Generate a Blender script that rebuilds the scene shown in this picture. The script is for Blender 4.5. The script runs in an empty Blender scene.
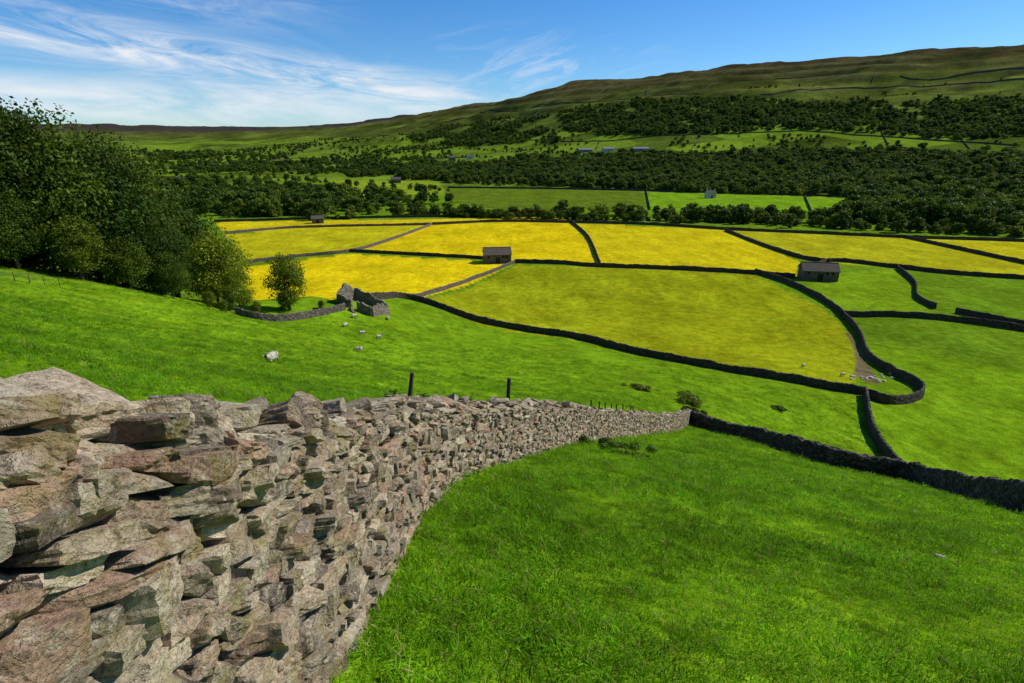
import bpy, bmesh, math, random
import numpy as np
from mathutils import Vector
rng=np.random.default_rng(7); random.seed(7)
scene=bpy.context.scene
scene.view_settings.view_transform='Standard'; scene.view_settings.look='None'; scene.view_settings.exposure=0
COL=scene.collection
# ------------------------------------------------------------ camera
PITCH=math.radians(18.6); F=20/36*1024
cd=bpy.data.cameras.new("camera"); cam=bpy.data.objects.new("camera",cd); COL.objects.link(cam)
cd.lens=20; cd.sensor_width=36; cd.clip_start=0.05; cd.clip_end=40000
cam.location=(0,0,0); cam.rotation_euler=(math.pi/2-PITCH,0,0); scene.camera=cam
# ------------------------------------------------------------ light
SAZ=math.radians(70); SEL=math.radians(42)
S=Vector((math.sin(SAZ)*math.cos(SEL),math.cos(SAZ)*math.cos(SEL),math.sin(SEL)))
sl=bpy.data.lights.new("sun",'SUN'); sl.energy=5.0; sl.angle=math.radians(.5); sl.color=(1,.94,.83)
so=bpy.data.objects.new("sun",sl); COL.objects.link(so); so.rotation_euler=S.to_track_quat('Z','Y').to_euler()
# ------------------------------------------------------------ node helper
class NB:
    def __init__(s,nt): s.nt=nt; s.N=nt.nodes; s.L=nt.links
    def n(s,t,ins=None,**kw):
        nd=s.N.new(t)
        for k,v in kw.items(): setattr(nd,k,v)
        if ins:
            for k,v in ins.items():
                sk=nd.inputs[k]
                if isinstance(v,bpy.types.NodeSocket): s.L.new(v,sk)
                else: sk.default_value=v
        return nd
    def math(s,op,a,b=0.0,clamp=False):
        nd=s.n('ShaderNodeMath',{0:a,1:b},operation=op); nd.use_clamp=clamp; return nd.outputs[0]
    def noise(s,vec,scale,detail=3,rough=.55,dist=0):
        return s.n('ShaderNodeTexNoise',{'Vector':vec,'Scale':scale,'Detail':detail,'Roughness':rough,'Distortion':dist}).outputs['Fac']
    def ramp(s,v,a,b,c=0.,d=1.):
        nd=s.n('ShaderNodeMapRange',{0:v,1:a,2:b,3:c,4:d}); nd.clamp=True; return nd.outputs[0]
    def mix(s,f,a,b,mode='MIX'):
        nd=s.n('ShaderNodeMix',data_type='RGBA',blend_type=mode)
        for k,v in ((0,f),(6,a),(7,b)):
            if isinstance(v,bpy.types.NodeSocket): s.L.new(v,nd.inputs[k])
            else: nd.inputs[k].default_value=v if k==0 else (*v,1)[:4]
        return nd.outputs[2]
    def scl(s,c,f):  # colour * scalar
        nd=s.n('ShaderNodeVectorMath',operation='SCALE'); s.L.new(c,nd.inputs[0])
        if isinstance(f,bpy.types.NodeSocket): s.L.new(f,nd.inputs['Scale'])
        else: nd.inputs['Scale'].default_value=f
        return nd.outputs[0]
def newmat(name):
    m=bpy.data.materials.new(name); m.use_nodes=True; nt=m.node_tree; nt.nodes.clear()
    b=NB(nt); out=b.n('ShaderNodeOutputMaterial'); return m,b,out
def finish(b,out,col,rough=.9,bump=None,bstr=.5,bdist=.05,trans=0,spec=.12):
    p=b.n('ShaderNodeBsdfPrincipled',{'Roughness':rough}); p.inputs['Specular IOR Level'].default_value=spec
    if isinstance(col,bpy.types.NodeSocket): b.L.new(col,p.inputs['Base Color'])
    else: p.inputs['Base Color'].default_value=(*col,1)
    if bump is not None:
        bn=b.n('ShaderNodeBump',{'Strength':bstr,'Distance':bdist,'Height':bump}); b.L.new(bn.outputs[0],p.inputs['Normal'])
    sh=p.outputs[0]
    if trans>0:
        t=b.n('ShaderNodeBsdfTranslucent'); 
        if isinstance(col,bpy.types.NodeSocket): b.L.new(b.mix(1.,col,(1.3,1.15,.6),'MULTIPLY'),t.inputs[0])
        else: t.inputs[0].default_value=(*col,1)
        mx=b.n('ShaderNodeMixShader',{0:trans,1:sh,2:t.outputs[0]}); sh=mx.outputs[0]
    b.L.new(sh,out.inputs[0])
# ------------------------------------------------------------ world
w=bpy.data.worlds.new("World"); scene.world=w; w.use_nodes=True; w.node_tree.nodes.clear(); b=NB(w.node_tree)
sky=b.n('ShaderNodeTexSky',sky_type='NISHITA'); sky.sun_disc=False; sky.sun_elevation=SEL; sky.sun_rotation=SAZ
sky.air_density=1.0; sky.dust_density=.2; sky.ozone_density=2.5; sky.altitude=300
tc=b.n('ShaderNodeTexCoord').outputs['Generated']
sx=b.n('ShaderNodeSeparateXYZ',{0:tc}); DG=57.29578
azd=b.math('MULTIPLY',b.math('ARCTAN2',sx.outputs[0],sx.outputs[1]),DG); eld=b.math('MULTIPLY',b.math('ARCSINE',sx.outputs[2]),DG)
s_=b.math('ADD',eld,b.math('MULTIPLY',b.math('ADD',azd,38.6),.107))
cv=b.n('ShaderNodeCombineXYZ',{0:b.math('MULTIPLY',azd,.10),1:b.math('MULTIPLY',s_,.62),2:0.0}).outputs[0]
n1=b.noise(cv,1.0,9,.66,.9)
cv2=b.n('ShaderNodeCombineXYZ',{0:b.math('MULTIPLY',azd,.05),1:b.math('MULTIPLY',s_,.22),2:3.0}).outputs[0]
n2=b.noise(cv2,1.0,6,.62,.6)
cv3=b.n('ShaderNodeCombineXYZ',{0:b.math('MULTIPLY',azd,.13),1:b.math('MULTIPLY',b.math('ADD',eld,b.math('MULTIPLY',azd,-.25)),.5),2:9.0}).outputs[0]
n3=b.noise(cv3,1.0,9,.68,1.2)
def absd(v,c): return b.math('ABSOLUTE',b.math('SUBTRACT',v,c))
b1=b.math('MULTIPLY',b.ramp(absd(s_,8.2),2.3,.1),b.ramp(azd,4,-12))
b2=b.math('MULTIPLY',b.ramp(absd(eld,3.5),2.3,.4),b.ramp(azd,-4,-24))
b3=b.math('MULTIPLY',b.math('MULTIPLY',b.ramp(absd(eld,6.6),4.5,.5),b.ramp(absd(azd,1.),15,2)),.55)
ba=b.ramp(s_,9.5,12.5,0,.8); ba=b.math('MULTIPLY',ba,b.math('MULTIPLY',b.ramp(azd,-12,-34),b.ramp(s_,28,15)))
wi=b.ramp(n1,.40,.65); wi3=b.ramp(n3,.50,.74)
cl=b.math('ADD',b.math('MULTIPLY',wi,b.math('ADD',b.math('MULTIPLY',b1,1.1),b.math('MULTIPLY',ba,.75))),b.math('MULTIPLY',wi3,b3))
cl=b.math('ADD',cl,b.math('MULTIPLY',b2,b.ramp(n2,.38,.58,.1,1.)))
cl=b.math('ADD',cl,b.math('MULTIPLY',b.ramp(n2,.44,.68),b.math('MULTIPLY',b1,.4)),True)
hs=b.n('ShaderNodeHueSaturation',{'Saturation':1.35,'Value':1.0,'Color':sky.outputs[0]}).outputs[0]
hs=b.mix(1.,hs,(.78,1.0,1.22),'MULTIPLY')
skc=b.mix(b.math('MULTIPLY',cl,.92),hs,(8.3,8.4,8.6))
bg=b.n('ShaderNodeBackground',{'Color':skc,'Strength':.108}); wo=b.n('ShaderNodeOutputWorld'); b.L.new(bg.outputs[0],wo.inputs[0])
# ------------------------------------------------------------ numeric helpers
def vn(x,y,s=0):
    xi=np.floor(x).astype(np.int64); yi=np.floor(y).astype(np.int64); fx=x-xi; fy=y-yi
    fx=fx*fx*(3-2*fx); fy=fy*fy*(3-2*fy)
    def h(a,c):
        n=(a*374761393+c*668265263+s*1274126177)&0xffffffff
        n=((n^(n>>13))*1274126177)&0xffffffff
        return ((n^(n>>16))&0xffff)/65535.
    return (h(xi,yi)*(1-fx)+h(xi+1,yi)*fx)*(1-fy)+(h(xi,yi+1)*(1-fx)+h(xi+1,yi+1)*fx)*fy
def ss(a,b_,x):
    t=np.clip((x-a)/(b_-a),0,1); return t*t*(3-2*t)
CP=np.array([
(0,0,-1.55),(0,-10,3.0),(-10,-10,5.2),(10,-10,1.2),(0,-40,16),(60,-40,5),(-60,-40,28),(0,-120,50),(-120,-100,70),(120,-100,20),
(-1,2,-2.42),(-1,6.2,-4.3),(.7,12.5,-7.15),(3.4,19.7,-10.7),(8,28,-14.9),(15.6,45,-23),
(10,10,-7.7),(10,0,-3.3),(20,20,-14),(30,10,-11.6),(30,35,-22.6),(45,57,-35.4),(55,83,-37.2),(54,51.5,-35.8),(60,20,-23),(80,60,-38.6),(100,30,-38.5),(100,-10,-28),
(23,49.2,-26.6),(32.5,52.8,-31.2),
(0,20,-10.3),(0,40,-18.5),(0,60,-25),(0,80,-30.6),(0,100,-34.8),(0,115,-37.3),(0,140,-39.3),
(20,60,-27.8),(20,80,-32.3),(21.7,107,-38),(40,75,-34.8),(40,95,-37.7),(70,85,-39.2),
(-19.7,44,-16),(-54,59,-12.4),(-9,14,-5.85),(-20,20,-6),(-20,0,3),(-16,17,-5.6),(-37,40,-10.2),
(-44.8,63.4,-15.5),(-41,72.5,-19.7),(-40.6,81.8,-23.6),(-27.7,102,-26.9),(-24.7,116.6,-30),(-13.6,120.6,-34),(10,114,-37.2),
(-22.4,66.2,-22.7),(-15.4,90,-30.4),(-17.8,105,-31.8),(-26.7,55,-18.3),(-25,33,-10.5),
(-60,78,-16.5),(-50,92,-24),(-70,90,-24),(-100,100,-32),(-90,125,-36),(-60,125,-34),(-79,167,-40),(0,170,-40),(80,150,-40),(150,100,-40),(-140,140,-38),
(120,60,-40),(0,230,-40),(100,210,-40),(-100,210,-40),(200,60,-40),(-80,60,-8),(-120,60,-6),(-60,20,8),(-110,0,30),(150,0,-36)],float)
def K(d2): return .5*d2*np.log(np.maximum(d2,1e-9))
n=len(CP); A=np.zeros((n+3,n+3)); d2=((CP[:,None,:2]-CP[None,:,:2])**2).sum(-1)
A[:n,:n]=K(d2)+np.eye(n)*4.0; A[:n,n]=1; A[:n,n+1:]=CP[:,:2]; A[n,:n]=1; A[n+1:,:n]=CP[:,:2].T
WT=np.linalg.solve(A,np.concatenate([CP[:,2],[0,0,0]]))
def tps(x,y):
    z=WT[n]+WT[n+1]*x+WT[n+2]*y
    for i in range(n): z=z+WT[i]*K((x-CP[i,0])**2+(y-CP[i,1])**2)
    return z
PR={-180:[(150,60),(200,90),(600,220),(2000,260),(14000,260)],-120:[(150,60),(200,80),(600,190),(2000,250),(14000,250)],
-90:[(150,30),(200,42),(600,130),(2000,240),(14000,250)],-60:[(150,0),(250,2),(600,20),(1500,80),(4000,180),(14000,240)],
-46:[(150,-22),(250,-24),(600,-25),(1500,-10),(4000,60),(7000,232),(14000,235)],
-41:[(150,-34),(250,-38),(600,-38),(1500,-33),(2500,-15),(4000,40),(5500,110),(7000,232),(14000,215)],
-28:[(150,-39),(200,-40),(800,-40),(1500,-34),(2500,-15),(4000,40),(5500,120),(6500,224),(8000,235),(14000,220)],
-18:[(150,-40),(600,-40),(1200,-36),(2000,-12),(3000,45),(4200,125),(5200,196),(7000,215),(14000,215)],
-11:[(150,-40),(600,-40),(1000,-37),(1600,-10),(2300,35),(3200,120),(4200,223),(5200,240),(14000,240)],
-4:[(150,-40),(600,-40),(900,-36),(1300,-12),(1700,20),(2300,90),(3300,238),(4200,250),(14000,250)],
5:[(150,-40),(600,-40),(800,-36),(1000,-20),(1300,10),(1600,55),(2000,135),(2500,262),(3300,272),(14000,272)],
15:[(150,-40),(600,-40),(750,-36),(950,-14),(1200,22),(1500,85),(1800,155),(2200,252),(3000,272),(14000,272)],
28:[(150,-40),(600,-40),(750,-34),(950,-12),(1200,30),(1500,97),(1800,175),(2050,258),(2800,275),(14000,275)],
41:[(150,-40),(600,-40),(750,-33),(950,-8),(1200,35),(1500,105),(1750,185),(2000,270),(2600,292),(14000,280)],
60:[(150,-40),(600,-40),(900,-20),(1500,100),(2000,260),(14000,275)],90:[(150,-32),(250,-38),(600,-40),(1500,60),(2500,240),(14000,262)],
130:[(150,10),(200,25),(600,120),(2000,250),(14000,262)],180:[(150,60),(200,90),(600,220),(2000,260),(14000,260)]}
ka=sorted(PR); LR=np.linspace(math.log(100),math.log(14000),500); AZ=np.arange(-180,181,1.)
prof=np.array([np.interp(LR,np.log([p[0] for p in PR[k]]),[p[1] for p in PR[k]]) for k in ka])
T=np.stack([np.interp(AZ,ka,prof[:,j]) for j in range(len(LR))],1)
def blur(a,s,ax):
    k=np.exp(-.5*(np.arange(-3*s,3*s+1)/s)**2); k/=k.sum(); p=[(0,0),(0,0)]; p[ax]=(3*s,3*s)
    ap=np.pad(a,p,mode='edge'); return np.apply_along_axis(lambda v:np.convolve(v,k,'valid'),ax,ap)
T=blur(blur(T,6,1),2,0)
def H(x,y):
    x=np.atleast_1d(np.asarray(x,float)); y=np.atleast_1d(np.asarray(y,float)); r=np.hypot(x,y); az=np.degrees(np.arctan2(x,y))
    fa=np.clip(az+180,0,359.999); ia=fa.astype(int); fa=fa-ia
    fr=np.clip((np.log(np.maximum(r,100))-LR[0])/(LR[1]-LR[0]),0,498.999); ir=fr.astype(int); fr=fr-ir
    zf=(T[ia,ir]*(1-fr)+T[ia,ir+1]*fr)*(1-fa)+(T[ia+1,ir]*(1-fr)+T[ia+1,ir+1]*fr)*fa
    far=ss(800,1700,r)
    zf=zf+far*((vn(x/420,y/420,1)-.5)*24+(vn(x/150,y/150,2)-.5)*16+(vn(x/55,y/55,3)-.5)*7+(vn(x/24,y/24,9)-.5)*3)
    # limestone terraces on the upper fellside
    tb=zf+18*vn(x/260,y/260,41); zf=zf+far*ss(70,120,zf)*3.2*np.sin(tb/5.2)
    w_=ss(150,240,r); z=zf.copy(); m=r<240
    if m.any():
        zn=tps(x[m],y[m]); zn=zn+ss(6,30,r[m])*((vn(x[m]/9,y[m]/9,4)-.5)*.55+(vn(x[m]/3,y[m]/3,5)-.5)*.18)+(vn(x[m]/.9,y[m]/.9,6)-.5)*.05
        z[m]=zn*(1-w_[m])+zf[m]*w_[m]
    return z
def h1(x,y): return float(H(x,y)[0])
TT=np.geomspace(1,13000,3500)
def px_to_ground(px,py):   # image pixel, ray cast onto the terrain -> ground position (world metres)
    u=(px-512)/F; v=(341.5-py)/F; d=np.array([u,math.cos(PITCH)+v*math.sin(PITCH),-math.sin(PITCH)+v*math.cos(PITCH)])
    z=d[2]*TT-H(d[0]*TT,d[1]*TT); i=np.argmax(z<0)
    if i==0: return np.array([d[0]*9000,d[1]*9000])
    f=z[i-1]/(z[i-1]-z[i]); t=TT[i-1]+(TT[i]-TT[i-1])*f
    return d[:2]*t
def pxs_to_ground(l): return np.array([px_to_ground(*p) for p in l])
def inpoly(x,y,P):
    c=np.zeros(x.shape,bool); j=len(P)-1
    for i in range(len(P)):
        xi,yi=P[i]; xj,yj=P[j]
        c^=((yi>y)!=(yj>y))&(x<(xj-xi)*(y-yi)/((yj-yi) if yj!=yi else 1e-9)+xi); j=i
    return c
def dpoly(x,y,P):
    d=np.full(x.shape,1e9)
    for i in range(len(P)-1):
        a=np.array(P[i][:2]); e=np.array(P[i+1][:2])-a; t=np.clip(((x-a[0])*e[0]+(y-a[1])*e[1])/(e@e),0,1)
        d=np.minimum(d,np.hypot(x-a[0]-t*e[0],y-a[1]-t*e[1]))
    return d
def mkmesh(name,V,Fc,mats,colr=None,smooth=False,mi=None):
    me=bpy.data.meshes.new(name); V=np.asarray(V,np.float32); Fc=np.asarray(Fc,np.int32)
    me.vertices.add(len(V)); me.vertices.foreach_set('co',V.ravel()); k=Fc.shape[1]
    me.loops.add(Fc.size); me.loops.foreach_set('vertex_index',Fc.ravel()); me.polygons.add(len(Fc))
    me.polygons.foreach_set('loop_start',np.arange(0,Fc.size,k,dtype=np.int32)); me.polygons.foreach_set('loop_total',np.full(len(Fc),k,np.int32))
    me.polygons.foreach_set('use_smooth',np.full(len(Fc),smooth,bool))
    for m in mats: me.materials.append(m)
    if mi is not None: me.polygons.foreach_set('material_index',np.asarray(mi,np.int32))
    me.update(calc_edges=True)
    if colr is not None:
        a=me.color_attributes.new('col','FLOAT_COLOR','POINT'); a.data.foreach_set('color',np.asarray(colr,np.float32).ravel())
    me.validate(); return me
def link(name,me,parent=None):
    o=bpy.data.objects.new(name,me); COL.objects.link(o)
    if parent: o.parent=parent
    return o
def catmull(P,step):
    P=np.array(P,float); Q=np.vstack([2*P[0]-P[1],P,2*P[-1]-P[-2]]); out=[]
    for i in range(1,len(Q)-2):
        m=max(2,int(np.linalg.norm(Q[i+1]-Q[i])/step)+1); t=np.linspace(0,1,m,endpoint=False)[:,None]
        out.append(.5*(2*Q[i]+(Q[i+1]-Q[i-1])*t+(2*Q[i-1]-5*Q[i]+4*Q[i+1]-Q[i+2])*t*t+(-Q[i-1]+3*Q[i]-3*Q[i+1]+Q[i+2])*t**3))
    return np.vstack(out+[P[-1:]])
# ------------------------------------------------------------ terrain sheet
azs=np.radians(np.concatenate([np.arange(-180,-56,3.),np.arange(-56,56,.25),np.arange(56,180,3.)]))
rs=np.concatenate([np.geomspace(.35,900,430),np.geomspace(905,3200,260),np.geomspace(3230,14000,70)]); na=len(azs)
R_,A_=np.meshgrid(rs,azs,indexing='ij'); X=(R_*np.sin(A_)).ravel(); Y=(R_*np.cos(A_)).ravel(); Z=H(X,Y)
V=np.column_stack([X,Y,Z]); i=np.arange(len(rs)-1)[:,None]*na; j=np.arange(na)[None,:]; j2=(j+1)%na
Fc=np.stack([i+j,i+j2,i+na+j2,i+na+j],-1).reshape(-1,4)[:, ::-1]
V=np.vstack([V,[[0,0,h1(0,0)]]]); c0=len(V)-1
r=np.hypot(X,Y); C=np.zeros((len(V),4)); PAST=(.128,.232,.007); C[:,:3]=PAST
def setc(mask,c,fl=0.):
    idx=np.where(mask)[0]; C[idx,:3]=c; C[idx,3]=fl
setc(r>140,(.115,.205,.009))
big=(r>560)
q2=vn(X/230,Y/160,12); q3=vn(X/90,Y/90,13); q4=vn(X/35,Y/35,14)
idx=np.where(big)[0]
tz=np.clip((Z[idx]+25)/110,0,1)[:,None]; base=np.array([.092,.15,.014])*(1-tz)+np.array([.082,.106,.016])*tz
tz2=ss(120,235,Z[idx]+30*(q2[idx]-.5))[:,None]; base=base*(1-tz2)+np.array([.070,.058,.022])*tz2  # moor brown on the tops, with cloud shadow darkened into the colour
base=base*(.6+.8*q2[idx])[:,None]*(.7+.6*q3[idx])[:,None]*(.7+.6*q4[idx])[:,None]
bk=ss(.52,.68,.55*vn(X[idx]/120,Y[idx]/60,45)+.45*vn(X[idx]/33,Y[idx]/25,46))[:,None]*ss(20,70,Z[idx])[:,None]
base=base*(1-.6*bk)+np.array([.032,.042,.013])*.6*bk
sc_=ss(.6,.8,np.sin((Z[idx]+18*vn(X[idx]/260,Y[idx]/260,41))/5.2)*.5+.5)[:,None]*ss(90,130,Z[idx])[:,None]*ss(.45,.6,vn(X[idx]/140,Y[idx]/140,47))[:,None]
base=base*(1-.5*sc_)+np.array([.13,.125,.045])*.5*sc_
C[idx,:3]=base
cellx=np.floor((X+.25*Y)/130); celly=np.floor((Y-.3*X)/95); hc=vn(cellx*7.3,celly*5.1,15)
m=big&(Z<50)&(r<4500)&(hc>.48); C[np.where(m)[0],:3]=np.array([.135,.215,.015])*(.5+.65*hc[m])[:,None]
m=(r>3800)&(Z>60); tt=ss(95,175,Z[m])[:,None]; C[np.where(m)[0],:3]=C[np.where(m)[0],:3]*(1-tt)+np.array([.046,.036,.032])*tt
YEL=(.56,.44,.006)
fields=[([(215,222),(570,217),(572,223),(432,225),(225,233)],(.46,.38,.008),.3),
([(240,262),(350,251),(432,226),(300,228),(225,235)],(.36,.345,.009),.25),
([(236,268),(350,254),(514,263),(430,295),(395,297),(330,300),(250,299)],YEL,.45),
([(355,250),(432,224),(572,223),(600,264),(516,261)],(.52,.41,.006),.4),
([(572,223),(728,230),(800,262),(795,275),(600,266)],(.46,.395,.008),.35),
([(728,230),(905,238),(1080,276),(1080,284),(895,267),(820,262)],(.31,.31,.01),.2),
([(905,238),(1080,243),(1080,276)],(.37,.345,.01),.25),
([(430,298),(518,264),(600,267),(752,274),(790,292),(835,318),(855,342),(862,368),(850,388),(700,365),(560,337),(450,312)],(.215,.255,.007),.14),
([(844,334),(853,346),(856,366),(854,378),(880,384),(868,364),(860,344),(849,332)],(.15,.12,.06),0),
([(752,274),(800,280),(895,268),(915,285),(918,300),(935,312),(840,313),(800,290)],(.138,.24,.008),.03),
([(450,188),(640,190),(650,208),(520,212),(450,203)],(.095,.145,.010),0),
([(648,192),(845,197),(850,214),(652,213)],(.145,.27,.010),0),
([(330,180),(440,181),(445,194),(350,196)],(.19,.26,.015),0),
([(175,183),(330,186),(330,196),(190,196)],(.14,.24,.012),0)]
for pl,c,fl in fields:
    P=pxs_to_ground(pl); setc(inpoly(X,Y,P)&(r>60),c,fl)
C[-1]=C[0]
m,b,out=newmat("grassland")
at=b.n('ShaderNodeVertexColor',layer_name='col'); pos=b.n('ShaderNodeNewGeometry').outputs['Position']
f1=b.noise(pos,.05,5,.65); f2=b.noise(pos,.5,5,.7); f3=b.noise(pos,4,4,.75); fm=b.noise(b.n('ShaderNodeMapping',{'Vector':pos,'Scale':(1,.35,1)}).outputs[0],.16,5,.7,.4)
k=b.math('MULTIPLY',b.math('MULTIPLY',b.ramp(f1,.3,.7,.76,1.25),b.ramp(f2,.3,.7,.62,1.38)),b.math('MULTIPLY',b.ramp(f3,.25,.75,.55,1.45),b.ramp(fm,.32,.68,.75,1.22)))
c=b.scl(at.outputs[0],k)
sp=b.math('MULTIPLY',b.ramp(b.noise(pos,1.3,5,.8),.45,.62),at.outputs[1],True)
c=b.mix(sp,c,(.62,.47,.003))
c=b.mix(b.math('MULTIPLY',b.ramp(b.noise(pos,.22,5,.7),.5,.72),.6),c,b.mix(1.0,c,(1.4,1.04,.9),'MULTIPLY'))
c=b.mix(b.math('MULTIPLY',b.ramp(b.noise(pos,.11,6,.75),.54,.64),.5),c,b.mix(1.0,c,(.5,.68,.8),'MULTIPLY'))
finish(b,out,c,1.,f3,.8,.12,spec=0.); GM=m
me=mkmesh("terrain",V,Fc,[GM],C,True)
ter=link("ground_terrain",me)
bm=bmesh.new(); bm.from_mesh(me); bm.verts.ensure_lookup_table()
for a in range(na): bm.faces.new((bm.verts[c0],bm.verts[(a+1)%na],bm.verts[a]))
bm.faces.ensure_lookup_table(); bmesh.ops.recalc_face_normals(bm,faces=bm.faces[-na:]); bm.to_mesh(me); bm.free()
# ------------------------------------------------------------ stone material
def stonemat(name,tint=1.,vor=False,dark=(.05,.045,.04)):
    m,b,out=newmat(name); pos=b.n('ShaderNodeNewGeometry').outputs['Position']
    if vor:
        wp_=b.n('ShaderNodeVectorMath',{0:pos},operation='ADD'); wn=b.n('ShaderNodeTexNoise',{'Vector':pos,'Scale':3.0,'Detail':2.0}); wsc=b.n('ShaderNodeVectorMath',{0:wn.outputs['Color'],1:(.16,.16,.16)},operation='MULTIPLY'); b.L.new(wsc.outputs[0],wp_.inputs[1])
        mp=b.n('ShaderNodeMapping',{'Vector':wp_.outputs[0],'Scale':(3.6,3.6,9.5)}).outputs[0]
        vo=b.n('ShaderNodeTexVoronoi',{'Vector':mp,'Scale':1.0}); v2=b.n('ShaderNodeTexVoronoi',{'Vector':mp,'Scale':1.0},feature='DISTANCE_TO_EDGE')
        g=b.n('ShaderNodeSeparateColor',{0:vo.outputs['Color']}).outputs[0]
        c=b.mix(g,(.09*tint,.075*tint,.06*tint),(.30*tint,.255*tint,.20*tint)); e=b.ramp(v2.outputs[0],0,.09)
        c=b.mix(e,dark,c); hgt=b.math('ADD',e,b.noise(pos,14,4,.6))
        c=b.scl(c,b.ramp(b.noise(pos,1.5,4,.6),.3,.7,.65,1.25)); finish(b,out,c,.95,hgt,1,.09); return m
    at=b.n('ShaderNodeVertexColor',layer_name='col').outputs[0]
    n1=b.noise(pos,8,7,.72); n2=b.noise(pos,45,6,.72)
    c=b.scl(at,b.math('MULTIPLY',b.ramp(n1,.28,.72,.55,1.4),b.ramp(n2,.3,.7,.6,1.38)))
    c=b.mix(b.math('MULTIPLY',b.ramp(b.noise(pos,12,8,.8,.8),.52,.60),.75),c,(.60,.54,.40))      # pale lichen
    c=b.mix(b.math('MULTIPLY',b.ramp(b.noise(pos,4.3,8,.78),.51,.62),.62),c,(.31,.26,.075))      # yellow-green lichen
    c=b.mix(b.math('MULTIPLY',b.ramp(b.noise(pos,2.6,7,.75),.52,.65),.5),c,(.37,.215,.125))      # rusty
    c=b.mix(b.math('MULTIPLY',b.ramp(b.noise(pos,20,7,.75),.54,.66),.75),c,(.07,.055,.043))
    lay=b.n('ShaderNodeMapping',{'Vector':pos,'Rotation':(.25,.2,0),'Scale':(6,6,26)}).outputs[0]
    pit=b.ramp(b.noise(pos,70,3,.6),.35,.5)
    hg=b.math('ADD',b.math('ADD',b.math('MULTIPLY',n2,.8),b.math('MULTIPLY',pit,.22)),b.math('ADD',b.math('MULTIPLY',n1,1.3),b.math('MULTIPLY',b.noise(lay,1.3,5,.7),.45)))
    finish(b,out,c,.95,hg,1,.026,spec=.08); return m
STN=stonemat("dry_stone"); FW=stonemat("field_wall_stone",.5,True,(.02,.018,.015)); LW=stonemat("sunlit_wall_stone",.9,True); BW=stonemat("barn_masonry",1.05,True,(.07,.06,.045))  # field wall stone darkened as if backlit, LW lightened as sunlit, in colour
# ------------------------------------------------------------ foreground wall made of individual stones
WC=[(-1.15,-3),(-1.2,0),(-1.22,2),(-1.28,3.1),(-1.35,4.6),(-1.36,6.2),(-.95,8.9),(.3,12.6),(3.0,19.8),(7.9,30),(15.3,45)]
CL=catmull(WC,.1); seg=np.linalg.norm(np.diff(CL,axis=0),axis=1); SS=np.concatenate([[0],np.cumsum(seg)]); LEN=SS[-1]
CZ=H(CL[:,0],CL[:,1]); kz=np.exp(-.5*(np.arange(-8,9)/4)**2); kz/=kz.sum(); CZ=np.convolve(np.pad(CZ,8,mode='edge'),kz,'valid')
TG=np.gradient(CL,axis=0); TG=np.convolve(np.pad(TG[:,0],6,mode='edge'),np.ones(13)/13,'valid'),np.convolve(np.pad(TG[:,1],6,mode='edge'),np.ones(13)/13,'valid')
TG=np.column_stack(TG); TG/=np.linalg.norm(TG,axis=1)[:,None]
def cubegrid(nn):
    verts={}; Vs=[]; Fs=[]
    def vid(p):
        k=tuple(np.round(p,5))
        if k not in verts: verts[k]=len(Vs); Vs.append(p)
        return verts[k]
    g=np.linspace(-1,1,nn+1)
    for ax in range(3):
        for sgn in (-1,1):
            a1,a2=(ax+1)%3,(ax+2)%3
            for i in range(nn):
                for j in range(nn):
                    q=[]
                    for di,dj in ((0,0),(1,0),(1,1),(0,1)):
                        p=[0,0,0]; p[ax]=sgn; p[a1]=g[i+di]; p[a2]=g[j+dj]; q.append(vid(p))
                    Fs.append(q if sgn>0 else q[::-1])
    return np.array(Vs,float),np.array(Fs)
PAL=np.array([(.31,.255,.185),(.38,.285,.195),(.25,.20,.145),(.44,.37,.265),(.36,.24,.165),(.29,.245,.175),(.17,.135,.105),(.41,.33,.225)])*1.22
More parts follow.
